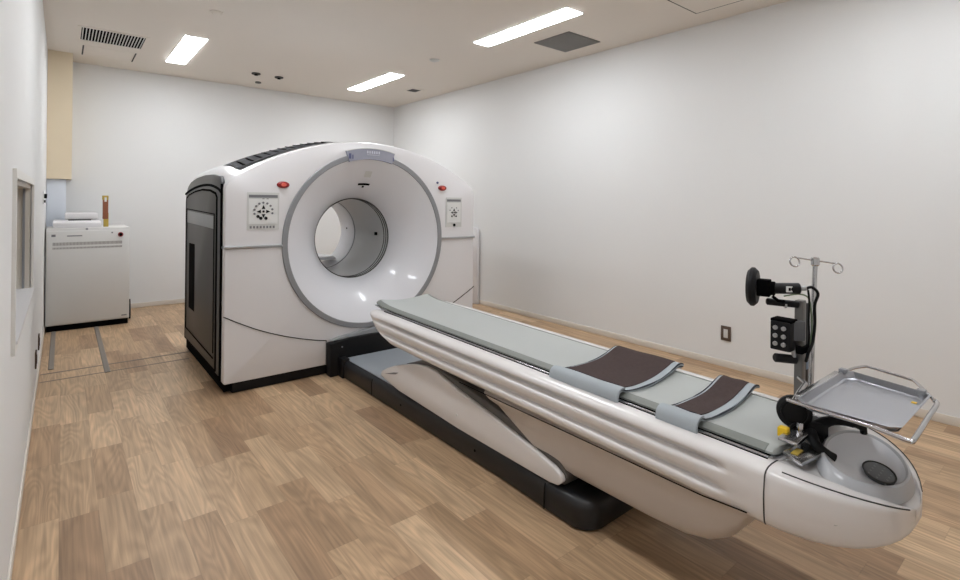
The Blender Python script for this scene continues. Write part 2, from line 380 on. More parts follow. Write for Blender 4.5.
# ------------------------------------------------------------------ wall fittings
t = thing('wall_outlet', 'brown framed electrical outlet low on the right wall', 'outlet', (R_, 2.13, .24))
box('plate', (R_-.008, R_-.0005, 2.085, 2.172, .235, .365), M['brown'], t, bevel=.002)
box('socket', (R_-.011, R_-.008, 2.110, 2.147, .262, .338), M['panelgrey'], t, bevel=.001)
for yy, lb in ((5.50, 'dark wall outlet on the left wall nearer the cabinet'), (4.92, 'dark wall outlet on the left wall, the one nearer the viewer')):
    t = thing('wall_outlet', lb, 'outlet', (L_, yy, .2))
    box('plate', (L_+.0005, L_+.010, yy-.045, yy+.045, .205, .325), M['brown'], t, bevel=.002)
    box('socket', (L_+.010, L_+.012, yy-.02, yy+.02, .235, .295), M['deep'], t)
t = thing('wall_hook', 'small dark wall-mounted latch on the left wall beyond the window', 'wall latch', (L_, 6.43, 1.45))
box('backplate', (L_+.0005, L_+.008, 6.36, 6.50, 1.38, 1.50), M['panel'], t, bevel=.002)
cyl('knob', (L_+.008, 6.43, 1.455), (L_+.03, 6.43, 1.455), .022, M['black'], t, ch=.003)
cyl('lower_knob', (L_+.008, 6.43, 1.405), (L_+.02, 6.43, 1.405), .012, M['black'], t)

# conduit on the right wall
t = thing('cable_duct', 'slim pale vertical cable duct against the right wall beside the scanner', 'cable duct', (4.5, 5.75, 0))
prism('duct_body', [(5.60, 0.0), (5.60, 1.00), (5.615, 1.05), (5.65, 1.08), (5.85, 1.08), (5.85, 0)], 'x', 4.53, R_-.009, M['white'], t, bevel=.004)

# floor cable covers in front of the cabinet
tag(prism('floor_cable_cover', [(-.085, 0), (-.045, 0), (-.052, .006), (-.078, .006)], 'y', 5.58, 7.12, M['strip']), 'grey floor cable cover strip running under the cabinet beside the left wall', 'cable cover')
tag(prism('floor_cable_cover', [(.280, 0), (.322, 0), (.314, .006), (.288, .006)], 'y', 5.22, 7.12, M['strip']), 'grey floor cable cover strip running from the middle of the cabinet', 'cable cover')

# ------------------------------------------------------------------ cabinet and things on it
t = thing('equipment_cabinet', 'white enamel equipment cabinet on a black plinth in the back left corner', 'cabinet', (.24, 7.4, 0))
box('body', (-.135, .605, 7.12, 7.80, .065, 1.112), M['whitecab'], t, bevel=.006)
box('plinth', (-.125, .595, 7.14, 7.79, 0, .065), M['deep'], t)
box('front_panel', (-.122, .592, 7.106, 7.12, .08, 1.08), M['whitecab'], t, bevel=.003)
box('vent_strip', (-.08, .53, 7.1045, 7.106, .925, .958), M['cabvent'], t)
box('vent_strip', (-.08, .53, 7.1045, 7.106, .885, .905), M['cabvent'], t)
eb = cyl('emergency_button', (.515, 7.106, 1.03), (.515, 7.088, 1.03), .026, M['red'], t, ch=.004)
cyl('button_cap', (.515, 7.088, 1.03), (.515, 7.078, 1.03), .016, M['deep'], eb, ch=.002)
for b_ in ((-.09, -.055, 7.105, 7.106, 1.02, 1.045), (.04, .17, 7.105, 7.106, 1.02, 1.032), (.53, .58, 7.105, 7.106, .10, .112)): box('badge', b_, M['marks'], t)
box('indicator', (.43, .445, 7.105, 7.106, 1.045, 1.06), M['marks'], t)
cyl('latch', (.21, 7.106, 1.098), (.21, 7.10, 1.098), .012, M['ring'], t)

t = thing('desktop_printer', 'low white two-tier desktop printer on top of the white cabinet', 'printer', (.1, 7.35, 1.112))
prism('lower_tray', [(7.16, 1.112), (7.16, 1.165), (7.19, 1.19), (7.55, 1.19), (7.55, 1.112)], 'x', -.08, .335, M['white'], t, bevel=.008)
box('upper_body', (.02, .31, 7.22, 7.56, 1.20, 1.272), M['white'], t, bevel=.012)
box('paper_slot', (.05, .25, 7.21, 7.5, 1.19, 1.20), M['deep'], t)
t = thing('narrow_box', 'tall narrow brown and gold box standing on the cabinet right of the printer', 'box', (.39, 7.3, 1.112))
box('lower_body', (.365, .412, 7.27, 7.31, 1.112, 1.27), M['gold'], t, bevel=.002)
box('upper_body', (.357, .408, 7.268, 7.312, 1.20, 1.44), M['tag_brown'], t, bevel=.002)
box('lid', (.352, .41, 7.266, 7.314, 1.42, 1.47), M['gold'], t, bevel=.004)
box('label_patch', (.372, .392, 7.262, 7.266, 1.40, 1.45), M['panel'], t)
tag(box('cable_duct', (L_+.002, .03, 7.62, 7.9, 1.113, 1.654), M['bluewhite'], bevel=.004), 'cool white vertical duct between the cabinet and the beige bulkhead', 'duct')
cb = tube('power_cord', [(.622, 7.30, .25), (.626, 7.30, .15), (.628, 7.32, .05), (.632, 7.38, .012), (.64, 7.6, .010), (.65, 7.9, .010), (.65, 8.05, .04)], .010, M['rubber'], curve=True)
tag(cb, 'black power cord hanging beside the right side of the white cabinet', 'power cord')

# ------------------------------------------------------------------ scanner gantry
CX, CZ = 2.085, 1.10
HW = 1.165
def arcz(dx, apex, edge):
    drop = apex-edge; R = (HW*HW+drop*drop)/(2*drop)
    return apex-(R-math.sqrt(max(R*R-dx*dx, 0)))
def outline(inset, apex, edge, zb=.08, cr=.05):
    """closed outline of the housing in x-z, constant count"""
    hw = HW-inset; pts = []
    zb += inset
    for i in range(5): pts.append((CX-hw+cr*.4*(1-math.sin(PI/2*i/4)), zb+cr*.4*(1-math.cos(PI/2*i/4))))
    ze = arcz(hw, apex, edge)-inset
    for i in range(1, 24): pts.append((CX-hw, zb+.03+(ze-.05-zb-.03)*i/23))
    a0 = arcz(hw-.035, apex, edge)-inset
    pts.append((CX-hw+.006, ze-.018)); pts.append((CX-hw+.018, ze+.0))
    n = 60
    for i in range(n+1):
        dx = -(hw-.035)+2*(hw-.035)*i/n
        pts.append((CX+dx, arcz(dx, apex, edge)-inset))
    left = pts[:5+23+2]
    pts += [(2*CX-x, z) for x, z in reversed(left)]
    m = 24
    for i in range(1, m): pts.append((CX+hw-.02-2*(hw-.02)*i/m, zb))
    return pts
def ringpts(out, r, y):
    res = []
    for x, z in out:
        a = math.atan2(z-CZ, x-CX); res.append((CX+r*math.cos(a), y, CZ+r*math.sin(a)))
    return res
def at_y(out, y): return [(x, y, z) for x, z in out]

G = thing('scanner_gantry', 'large white ring-shaped medical imaging scanner with dark grey side cover', 'medical scanner', (CX, 4.8, 0))
A1, E1 = 1.952, 1.565     # front arch
A2, E2 = 1.985, 1.665     # rear arch
of = outline(.0, A1, E1); ofi = outline(.018, A1, E1); om = outline(-.0, (A1+A2)/2, (E1+E2)/2); orr = outline(0.0, A2, E2)
loft('front_cover', [ringpts(of, .752, 4.10), ringpts(of, .752, 4.072), at_y(ofi, 4.072), at_y(outline(.005, A1, E1), 4.077), at_y(of, 4.09), at_y(outline(0, A1+.004, E1+.012), 4.14), at_y(outline(.03, A1+.004, E1+.012), 4.142)], M['white'], G, cap0=False, cap1=False)
hs = [at_y(outline(.012, A1+.004, E1+.02), 4.142), at_y(outline(.010, A1+.03, E1+.085), 4.45), at_y(outline(.010, A2, E2), 4.75), at_y(outline(.010, A2-.01, E2-.02), 5.35), at_y(outline(.03, A2-.03, E2-.12), 5.60), at_y(outline(.06, A2-.06, E2-.15), 5.64), ringpts(orr, .50, 5.64)]
loft('housing', hs, M['white'], G, cap0=False, cap1=False)
# plinth
box('plinth', (.985, 3.185, 4.10, 5.60, 0, .085), M['black'], G, bevel=.01)
# ring around the bore
def lathe_y(prof, n=128, a0=0, a1=2*PI, closed=True):
    rings = []
    k = n if closed else n+1
    for r, y in prof:
        rings.append([(CX+r*math.cos(a0+(a1-a0)*j/n), y, CZ+r*math.sin(a0+(a1-a0)*j/n)) for j in range(k)])
    return loftg(rings, closed, False, False)
v, f = lathe_y([(.757, 4.074), (.757, 4.060), (.752, 4.056), (.716, 4.056), (.712, 4.060), (.712, 4.075)])
mk('bore_trim_ring', v, f, M['ring'], G, smooth=True)
CP = [(.714, 4.064), (.700, 4.068), (.67, 4.082), (.62, 4.110), (.56, 4.152), (.50, 4.200), (.455, 4.246), (.42, 4.295), (.392, 4.345), (.376, 4.380), (.370, 4.400)]
v, f = lathe_y(CP); mk('bore_funnel', v, f, M['gloss'], G, smooth=True)
v, f = lathe_y([(.370, 4.400), (.366, 4.412), (.364, 5.12)]); mk('bore_tunnel', v, f, M['tunnel'], G, smooth=True)
v, f = lathe_y([(.364, 5.12), (.366, 5.135), (.357, 5.14), (.355, 5.45), (.38, 5.53), (.43, 5.60), (.50, 5.645)]); mk('rear_funnel', v, f, M['gloss'], G, smooth=True)
for yy in (4.405, 4.44, 4.48, 5.125):
    v, f = lathe_y([(.370, yy), (.360, yy+.001), (.360, yy+.007), (.370, yy+.008)]); mk('bore_joint', v, f, M['ventdark'] if yy < 5 else M['ring'], G, smooth=True)
def fun_r(y):
    for (r0, y0), (r1, y1) in zip(CP, CP[1:]):
        if y0 <= y <= y1: return r0+(r1-r0)*(y-y0)/(y1-y0)
    return .352
def funnel_patch(a0, a1, y0, y1, off, n=8, k=4):
    rings = []
    for lay in (0, 1):
        for i in range(k+1):
            y = y0+(y1-y0)*i/k; r = fun_r(y)-(.0 if lay == 0 else off)
            rings.append([(CX+r*math.cos(a0+(a1-a0)*j/n), y-(0 if lay == 0 else off), CZ+r*math.sin(a0+(a1-a0)*j/n)) for j in range(n+1)])
        if lay == 0: rings.reverse()
    rings = rings[::-1]
    return loftg(rings[:k+1], False)
a = PI/2
v, f = funnel_patch(a-.115, a+.115, 4.196, 4.212, .004); mk('laser_window', v, f, M['deep'], G, smooth=True)
v, f = funnel_patch(a-.02, a+.02, 4.216, 4.232, .006); mk('camera_lens', v, f, M['deep'], G, smooth=True)
v, f = funnel_patch(a-.07, a+.045, 4.118, 4.155, .003); mk('warning_label', v, f, M['panelgrey'], G, smooth=True)
boxes('side_marker', [(CX+.350, CX+.362, 4.62, 4.66, 1.10, 1.13)], M['deep'], G)
boxes('side_marker', [(CX+.350, CX+.362, 5.30, 5.32, 1.13, 1.145)], M['deep'], G)
# rear patient support bridge inside the bore
prism('bore_bridge', [(CX-.20, .815), (CX+.20, .815), (CX+.17, .845), (CX-.17, .845)], 'y', 5.22, 5.62, M['gloss'], G, bevel=.004)
# label bar at top of the ring
def annseg(r0, r1, a0, a1, y0, y1, n=24):
    rings = []
    for j in range(n+1):
        t_ = a0+(a1-a0)*j/n; c_, s_ = math.cos(t_), math.sin(t_)
        rings.append([(CX+r0*c_, y0, CZ+r0*s_), (CX+r1*c_, y0, CZ+r1*s_), (CX+r1*c_, y1, CZ+r1*s_), (CX+r0*c_, y1, CZ+r0*s_)])
    return loftg(rings)
v, f = annseg(.704, .797, PI/2-.285, PI/2+.30, 4.046, 4.075); lb = mk('status_display', v, f, M['lcd'], G, smooth=True)
v, f = annseg(.797, .803, PI/2-.287, PI/2+.302, 4.043, 4.075); mk('display_edge', v, f, M['panelgrey'], lb, smooth=True)
for b_ in [(CX-.215, CX-.195, 4.043, 4.0455, 1.80, 1.845), (CX-.185, CX-.175, 4.043, 4.0455, 1.80, 1.835), (CX+.205, CX+.215, 4.043, 4.0455, 1.80, 1.835)]: box('display_icon', b_, M['blueish'], lb)
boxes('display_text', [(CX-.05+i*.022, CX-.036+i*.022, 4.043, 4.0455, 1.855, 1.878) for i in range(6)]+[(CX-.05, CX+.07, 4.043, 4.0455, 1.842, 1.846)], M['lightmark'], lb)
# silver accent strips
box('accent_strip', (.914, 1.345, 4.058, 4.15, 1.078, 1.098), M['silver'], G, bevel=.004)
box('accent_strip', (2.825, 3.255, 4.058, 4.15, 1.078, 1.098), M['silver'], G, bevel=.004)
# lower cover seam (curved) and vertical seams
seam = [(.915, .585), (1.03, .52), (1.173, .448), (1.33, .385), (1.48, .337), (1.60, .305), (1.70, .285)]
sl = smoothpath([(x, 4.0695, z) for x, z in seam], 6); sr = [Vector((2*CX-p.x, p.y, p.z)) for p in sl]
tube('cover_seam', sl, .0035, M['deep'], G, n=6); tube('cover_seam', sr, .0035, M['deep'], G, n=6)
tube('cover_seam', [(1.698, 4.0695, .285), (1.698, 4.0695, .09)], .0025, M['deep'], G, n=6)
# lower front panel lips (rounded bottom edge)
# emergency buttons
for ex in (1.335, 2.85):
    ez = 1.563 if ex < 2 else 1.575
    ring = loft('emergency_button', [[(ex+.041*s*math.cos(q), yy, ez+.022*s*math.sin(q)) for q in [2*PI*j/28 for j in range(28)]] for s, yy in ((1.2, 4.0715), (1.15, 4.066), (1.0, 4.064), (.95, 4.056), (.8, 4.053))], M['red'], G)
    loft('button_face', [[(ex+.022*s*math.cos(q), yy, ez+.014*s*math.sin(q)) for q in [2*PI*j/16 for j in range(16)]] for s, yy in ((1, 4.053), (.9, 4.050))], M['redlight'], ring)
cyl('indicator_light', (2.793, 4.072, 1.625), (2.793, 4.066, 1.625), .011, M['blueish'], G)
# control panels
def tri(cx, cz, ang, s, y):
    pts = [(cx+s*math.cos(ang+q), cz+s*math.sin(ang+q)) for q in (0, 2.3, -2.3)]
    n = 3; v = [(p[0], y-.004, p[1]) for p in pts]+[(p[0], y, p[1]) for p in pts]
    return v, [(0, 1, 2), (5, 4, 3), (0, 3, 4, 1), (1, 4, 5, 2), (2, 5, 3, 0)]
def control_panel(x0, x1, z0, z1, full):
    y = 4.0715
    p = boxes('control_panel', [(x0, x1, y-.004, y+.002, z0, z1)], M['panelgrey'], G)
    w_ = x1-x0
    box('panel_face', (x0+.012, x1-.012, y-.007, y-.004, z0+.045, z1-.05), M['panel'], p)
    box('panel_header', (x0+.012, x1-.012, y-.006, y-.004, z1-.04, z1-.018), M['marks'], p)
    cx = (x0+x1)/2; cz = z0+.045+(z1-z0-.095)*.50; k = .042 if full else .034
    gs = []
    for q in range(4): gs.append(tri(cx+k*.75*math.cos(q*PI/2), cz+k*.75*math.sin(q*PI/2), q*PI/2, k*.42, y-.007))
    gs.append(cylg((cx, y-.007, cz), (cx, y-.011, cz), k*.2, 12))
    for g_ in gs: merge('arrow_button', [g_], M['black'], p)
    gs = []
    for q in ((-.2, .25, .7, 1.15, 1.6, 2.05, 2.5, 2.95, 3.4) if full else (.4, 1.0, 2.1, 2.7)):
        gs.append(cylg((cx+k*1.6*math.cos(q), y-.007, cz+k*1.6*math.sin(q)), (cx+k*1.6*math.cos(q), y-.010, cz+k*1.6*math.sin(q)), .0085 if full else .006, 10))
    for g_ in gs: merge('round_button', [g_], M['marks'], p)
    gs = [cylg((cx+k*1.3*math.cos(q), y-.007, cz+k*1.3*math.sin(q)), (cx+k*1.3*math.cos(q), y-.010, cz+k*1.3*math.sin(q)), .0125 if full else .009, 10) for q in ((3.9, 4.35, 5.05) if full else (4.1, 5.3))]
    for g_ in gs: merge('lower_button', [g_], M['black'], p)
    if full:
        for q in (0, .03): box('indicator_dot', (cx-.008+q, cx+.008+q, y-.006, y-.004, z1-.058, z1-.046), M['deep'], p)
        boxes('panel_legend', [(x0+.02+i*.024, x0+.034+i*.024, y-.006, y-.004, z0+.012, z0+.030) for i in range(8)], M['marks'], p)
    else:
        cyl('speaker_button', (cx+.005, y-.004, z0+.02), (cx+.005, y-.010, z0+.02), .014, M['black'], p)
control_panel(1.070, 1.305, 1.215, 1.500, True)
control_panel(2.895, 3.085, 1.195, 1.485, False)
# side cover (left dark, right mirrored)
def arch(y0, y1, z0, zt, drop):
    n = 16; pts = [(y0, z0), (y0, zt-drop)]
    for i in range(1, n):
        u = i/n; pts.append((y0+(y1-y0)*u, zt-drop+drop*math.sin(PI*(.12+.80*u))/math.sin(PI*.5) if 0 < u < 1 else zt-drop))
    pts += [(y1, zt-drop), (y1, z0)]
    return pts
for sgn in (-1, 1):
    X = lambda d: CX+sgn*(HW+d)
    def side(name, pts, d0, d1, m, parent, **k): return prism(name, pts, 'x', min(X(d0), X(d1)), max(X(d0), X(d1)), m, parent, **k)
    outer = [(4.165, .115), (4.165, 1.575), (4.20, 1.622), (4.45, 1.642), (4.75, 1.645), (5.05, 1.632), (5.33, 1.60), (5.46, 1.56), (5.54, 1.50), (5.57, 1.40), (5.57, .18), (5.54, .115)]
    sc = side('side_cover', outer, -.02, .008, M['dark'], G, bevel=.010)
    ga = [(4.165, 1.50), (4.25, 1.525), (4.50, 1.555), (4.80, 1.56), (5.10, 1.545), (5.35, 1.52), (5.55, 1.49)]
    door = [(4.275, .14), (4.275, 1.46), (4.32, 1.487), (4.50, 1.512), (4.80, 1.522), (5.10, 1.508), (5.35, 1.482), (5.48, 1.45), (5.50, 1.42), (5.50, .14)]
    tube('cover_groove', [(X(.021), y, z) for y, z in smoothpath([(a_, b_, 0) for a_, b_ in ga], 4) for y, z in [(y, z)]] if False else [(X(.007), p.x, p.y) for p in smoothpath([(a_, b_, 0) for a_, b_ in ga], 4)], .011, M['deep'], sc, n=8)
    edge = [(X(.0085), y, z) for y, z in door]
    tube('door_gap', [edge[0]]+edge[1:]+[edge[0]], .010, M['deep'], sc, n=6)
    dd = side('service_door', door, .006, .014, M['dark2'], G, bevel=.004)
    inner = [(4.36, .26), (4.36, 1.35), (5.42, 1.35), (5.42, .26)]
    side('door_band', [(4.36, 1.215), (4.36, 1.315), (5.42, 1.335), (5.42, 1.225)], .014, .018, M['mid'], dd, bevel=.002)
    side('door_slot', [(5.08, .45), (5.08, 1.045), (5.33, 1.04), (5.33, .45)], .013, .0155, M['deep'], dd)
    tube('door_panel_line', [(X(.015), 4.335, .26), (X(.015), 4.335, 1.33), (X(.015), 5.45, 1.35), (X(.015), 5.45, .24), (X(.015), 4.335, .22)], .006, M['deep'], dd, n=6)
    side('skirt', [(4.11, .02), (4.11, .11), (5.58, .11), (5.58, .02)], -.06, -.012, M['deep'], G)
# dark edge strip between front cover and side
for sgn in (-1, 1):
    xa = CX+sgn*(HW-.001); xb = CX+sgn*(HW+.012)
    box('edge_gap', (min(xa, xb), max(xa, xb), 4.140, 4.166, .10, 1.56), M['deep'], G)
# top ventilation panel following the sloping shoulder, slots as louvres
def top_pt(dx, t_):
    if t_ > 1: z = arcz(dx, A1+.030+(A2-A1-.03)*(t_-1), E1+.085+(E2-E1-.085)*(t_-1))-.008
    else: z = arcz(dx, A1+.004+(.026)*t_, E1+.02+.065*t_)
    return Vector((CX+dx, 4.15+.30*t_, z))
for sgn in (-1, 1):
    rows = []
    a0, a1 = .24, 1.04
    for i in range(25):
        dx = a0+(a1-a0)*i/24; t0 = .10+.10*abs((i-12)/12)**2; t1 = 1.9
        rows.append([top_pt(sgn*dx, t0+(t1-t0)*j/11)+Vector((0, -.001, .003)) for j in range(12)])
    v, f = loftg(rows, False); tv = mk('top_vent', v, f, M['ventgrey2'], G, smooth=True)
    for i in range(12):
        dx = a0+.05+(a1-a0-.10)*i/11; c0 = top_pt(sgn*dx, .30)+Vector((0, 0, .002)); c1 = top_pt(sgn*dx, .95)+Vector((0, 0, .002))
        d0 = Vector((.013, 0, 0)); up = Vector((0, -.002, .005))
        vv = [c0-d0, c0+d0, c1+d0, c1-d0]; vv = vv+[p+up for p in vv]
        mk('vent_slot', vv, BF, M['deep'], tv)
# black pedestal below the ring where the table base docks
prism('dock_pedestal', [(1.70, 0), (2.47, 0), (2.47, .265), (2.30, .290), (2.085, .300), (1.87, .295), (1.70, .270)], 'y', 3.985, 4.073, M['black'], G, bevel=.008)
prism('dock_shade', [(1.72, .285), (2.44, .285), (2.44, .345), (2.085, .338), (1.80, .305)], 'y', 4.02, 4.073, M['mid'], G, bevel=.006)  # grey wedge standing in for the shading under the ring
cyl('dock_screw', (1.80, 3.985, .235), (1.80, 3.981, .235), .006, M['silver'], G, n=12)

# ------------------------------------------------------------------ patient table
TB = thing('patient_table', 'long white motorised patient table on a black base in front of the scanner', 'patient table', (CX, 2.2, 0))
YS = .677
def tilt(y): return .0135*(y-YS)
def mirror(half):  # half from top centre to bottom centre
    pts = [(dx, z) for dx, z in half]
    return pts+[(-dx, z) for dx, z in reversed(half) if dx > 1e-6]
SH = [(0, .584), (.10, .586), (.20, .592), (.235, .600), (.252, .606), (.262, .609), (.30, .611), (.325, .609), (.343, .603), (.353, .593),
      (.356, .584), (.354, .578), (.325, .559), (.324, .554), (.354, .545), (.3585, .539), (.359, .532), (.3575, .514), (.352, .502), (.333, .486), (.333, .481), (.354, .472), (.357, .465), (.354, .447), (.345, .434), (.32, .428), (.2, .427), (0, .427)]
PL = [(0, .584), (.10, .586), (.20, .592), (.235, .600), (.252, .606), (.262, .609), (.30, .611), (.325, .609), (.343, .603), (.352, .593),
      (.354, .584), (.355, .576), (.3565, .563), (.357, .558), (.358, .548), (.3585, .541), (.359, .532), (.359, .516), (.358, .503), (.3575, .490), (.357, .484), (.356, .474), (.355, .466), (.352, .447), (.344, .434), (.32, .428), (.2, .427), (0, .427)]
def blend(a_, b_, t_): return [(p[0]*(1-t_)+q[0]*t_, p[1]*(1-t_)+q[1]*t_) for p, q in zip(a_, b_)]
def yend(z):   # slanted end at the scanner side
    K = [(.43, 3.02), (.45, 3.10), (.475, 3.19), (.50, 3.26), (.54, 3.31), (.595, 3.38), (.63, 3.43)]
    if z <= K[0][0]: return K[0][1]
    for (z0, y0), (z1, y1) in zip(K, K[1:]):
        if z <= z1: return y0+(y1-y0)*(z-z0)/(z1-z0)
    return K[-1][1]
rings = []
for y, t_ in ((YS+.002, 0), (.72, 0), (.79, 0), (.81, .15), (.83, .6), (.86, .95), (.90, 1), (1.5, 1), (2.2, 1), (2.8, 1)):
    rings.append([(CX+dx, y, z+tilt(y)) for dx, z in mirror(blend(PL, SH, t_))])
for u, t_ in ((.45, 1), (.75, .9), (.9, .3), (.97, 0)):
    rings.append([(CX+dx, 2.8+(yend(z)-2.8)*u, z+tilt(3.1)) for dx, z in mirror(blend(PL, SH, t_))])
rings.append([(CX+dx*.985, yend(z), (z-.53)*.97+.53+tilt(3.1)) for dx, z in mirror(PL)])
loft('upper_shell', rings, M['shell'], TB, sharp=55)
# lower hull under the table
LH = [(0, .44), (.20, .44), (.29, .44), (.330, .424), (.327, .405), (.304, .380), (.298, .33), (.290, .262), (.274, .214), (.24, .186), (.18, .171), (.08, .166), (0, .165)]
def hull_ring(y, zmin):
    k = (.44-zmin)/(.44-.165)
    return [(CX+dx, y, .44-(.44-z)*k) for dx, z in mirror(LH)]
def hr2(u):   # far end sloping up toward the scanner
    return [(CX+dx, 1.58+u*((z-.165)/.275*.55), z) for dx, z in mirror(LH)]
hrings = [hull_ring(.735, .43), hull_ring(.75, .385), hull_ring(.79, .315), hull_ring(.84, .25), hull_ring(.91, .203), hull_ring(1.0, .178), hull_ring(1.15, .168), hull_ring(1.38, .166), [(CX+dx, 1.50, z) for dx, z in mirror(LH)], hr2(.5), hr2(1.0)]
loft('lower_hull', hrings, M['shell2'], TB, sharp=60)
for sgn in (-1, 1):
    tube('shell_seam', [(CX+sgn*.342, 2.3, .4285), (CX+sgn*.342, .93, .4285)]+smoothpath([(CX+sgn*.3455, .88, .431), (CX+sgn*.351, .83, .4385), (CX+sgn*.3555, .77, .446), (CX+sgn*.357, .73, .449)], 4), .0022, M['deep'], TB, n=6)
# cradle with metal edge
def cradle_ring(y, lift=0): 
    half = [(0, .592), (.18, .597), (.228, .604), (.247, .612), (.263, .6145), (.265, .609), (.245, .603), (.18, .586), (0, .584)]
    return [(CX+dx, y, z+tilt(y)+.001+lift) for dx, z in mirror(half)]
loft('cradle', [cradle_ring(.69), cradle_ring(1.5), cradle_ring(2.6), cradle_ring(3.2), cradle_ring(3.38, .006), cradle_ring(3.46, .016)], M['silver'], TB)
tube('cradle_gap', [(CX-.275, .70, .6105), (CX-.275, 3.30, .6100+tilt(3.3))], .0028, M['deep'], TB, n=6)
tube('cradle_rail', [(CX-.266, .70, .6135), (CX-.266, 3.36, .6130+tilt(3.3))], .0042, M['steel'], TB, n=8)
tube('cradle_gap', [(CX-.255, .70, .6145), (CX-.255, 3.30, .6140+tilt(3.3))], .0045, M['deep'], TB, n=6)
tube('cradle_gap', [(CX+.266, .70, .6085), (CX+.266, 3.30, .6080+tilt(3.3))], .0025, M['ring'], TB, n=6)
# mattress pad
def pad_ring(y, lift=0, s=1.0, dz=0):
    half = [(0, .596), (.16, .600), (.215, .605), (.236, .609), (.244, .614), (.243, .621), (.226, .630), (.210, .633), (.19, .630), (.15, .623), (.08, .6155), (0, .612)]
    return [(CX+dx*s, y, (z-.60)*s+.60+tilt(y)+lift+dz) for dx, z in mirror(half)]
pr = [pad_ring(.694, 0, .93), pad_ring(.70, 0, .985), pad_ring(.715)]+[pad_ring(y) for y in (1.0, 1.5, 2.0, 2.5, 3.0, 3.2)]+[pad_ring(3.34, .004), pad_ring(3.42, .013), pad_ring(3.47, .022), pad_ring(3.485, .026, .97)]
loft('mattress_pad', pr, M['pad'], TB, sharp=40)
# darker side band of the pad (near and far side piping)
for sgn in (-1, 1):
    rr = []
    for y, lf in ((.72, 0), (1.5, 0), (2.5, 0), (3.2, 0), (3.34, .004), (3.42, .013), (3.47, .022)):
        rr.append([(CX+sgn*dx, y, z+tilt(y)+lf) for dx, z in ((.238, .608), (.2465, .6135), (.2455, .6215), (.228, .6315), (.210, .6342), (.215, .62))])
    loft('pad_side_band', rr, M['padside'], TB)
# nose cap
def nose_w(s): return math.sqrt(max(0, 1-s**2.15))
nr = []
NL = .316
for s in (0, .03, .12, .25, .4, .55, .68, .79, .87, .93, .97, .992):
    wv_ = nose_w(s); y = YS-NL*s
    sh = (1-s**5)**.45; drop = .045*s**2
    zc = .515-drop*.2
    prof = []
    for dx, z in mirror(PL):
        zz = (z-.515)
        if zz > 0: zz = zz*(1-.10*s) if sh > .0 else zz
        zt = zc+zz*(.35+.65*sh)-(drop*.8 if zz > 0 else 0)
        prof.append((CX+dx*wv_, y, zt))
    nr.append(prof)
loft('end_cap', nr, M['shell'], TB, sharp=60)
# seam between shell and cap
sm = [(CX-dx, YS+.001, z) for dx, z in PL if dx > .25]
tube('cap_seam', [Vector(p)+Vector((-.0012, 0, .0008)) for p in sm], .0022, M['ventdark'], TB, n=6)
tube('cap_seam', [Vector((2*CX-p[0]+.0012, p[1], p[2]+.0008)) for p in sm], .0022, M['ventdark'], TB, n=6)
# raised grey oval console with dished face on the cap
def oval(rx, ry, cy, z, zt, n=48, egg=.12):
    out = []
    for j in range(n):
        q = 2*PI*j/n; yy = math.sin(q)
        out.append((CX+rx*math.cos(q)*(1+egg*yy), cy+ry*yy, z+zt*yy))
    return out
cyy = .500
con = [oval(.232, .122, cyy, .570, .036), oval(.218, .116, cyy, .594, .032), oval(.206, .111, cyy, .608, .030), oval(.194, .105, cyy, .612, .030), oval(.183, .099, cyy, .606, .030)]
cn = loft('console', con, M['nosegrey'], TB, cap0=False, cap1=False)
di = [oval(.183, .099, cyy, .606, .030), oval(.155, .082, cyy-.006, .588, .026), oval(.120, .066, cyy-.016, .575, .020), oval(.088, .050, cyy-.026, .568, .014), oval(.02, .012, cyy-.034, .565, .003)]
loft('dish', di, M['gloss'], cn, cap0=False)
loft('vent_disc', [oval(.062, .041, cyy-.036, .566, .012, egg=0), oval(.060, .039, cyy-.036, .576, .012, egg=0), oval(.050, .032, cyy-.036, .577, .010, egg=0)], M['dispvent'], cn)
tube('disc_rim', [Vector(p)+Vector((0, 0, .001)) for p in oval(.063, .042, cyy-.036, .575, .012, egg=0)], .003, M['ventdark'], cn, n=6, closed=True)
def cap_top(sv, z=.609):
    sh = (1-sv**5)**.45; drop = .045*sv**2
    return .515-drop*.2+(z-.515)*(1-.10*sv)*(.35+.65*sh)-drop*.8
for sgn in (-1, 1):
    tube('cap_split', smoothpath([(CX+sgn*.325*nose_w(sv), YS-NL*sv, cap_top(sv, .6095)) for sv in (.12, .25, .4, .55, .68, .79, .87, .93, .97)], 4), .0022, M['ventdark'], TB, n=6)

# base
bp_ = []
BX = .305
def base_plan(ins):
    pts = []; y1 = 3.983; y0 = 1.40
    r = .10
    pts += [(CX-BX+ins, y1), (CX-BX+ins, 1.95), (CX-BX-.012+ins, 1.62)]
    for i in range(7):
        q = PI+PI/2*i/6; pts.append((CX-BX-.015+ins+r+r*math.cos(q), y0+ins+r+r*math.sin(q)))
    pts += [(2*CX-x, y) for x, y in reversed(pts)]
    return pts
brs = [[(x, y, z) for x, y in base_plan(i_)] for z, i_ in ((0.0, .012), (.012, .0), (.10, 0.0), (.122, .006), (.133, .018), (.137, .034))]
BS = loft('base', brs, M['baseblk'], TB, sharp=50)
prism('base_deck', [(CX-.262, 1.75), (CX+.262, 1.75), (CX+.262, 3.97), (CX-.262, 3.97)], 'z', .136, .143, M['plate'], TB, bevel=.002)
tube('base_joint', [(CX-BX-.0155, 1.66, .01), (CX-BX-.0155, 1.66, .10), (CX-BX-.008, 1.66, .127)], .0028, M['deep'], BS, n=6)
tube('base_joint', [(CX-BX-.001, 3.42, .01), (CX-BX-.001, 3.42, .10), (CX-BX+.005, 3.42, .127)], .0028, M['deep'], BS, n=6)
for yy in (3.0, 2.2): cyl('base_screw', (CX-BX, yy, .07), (CX-BX-.003, yy, .07), .007, M['deep'], BS, n=12)
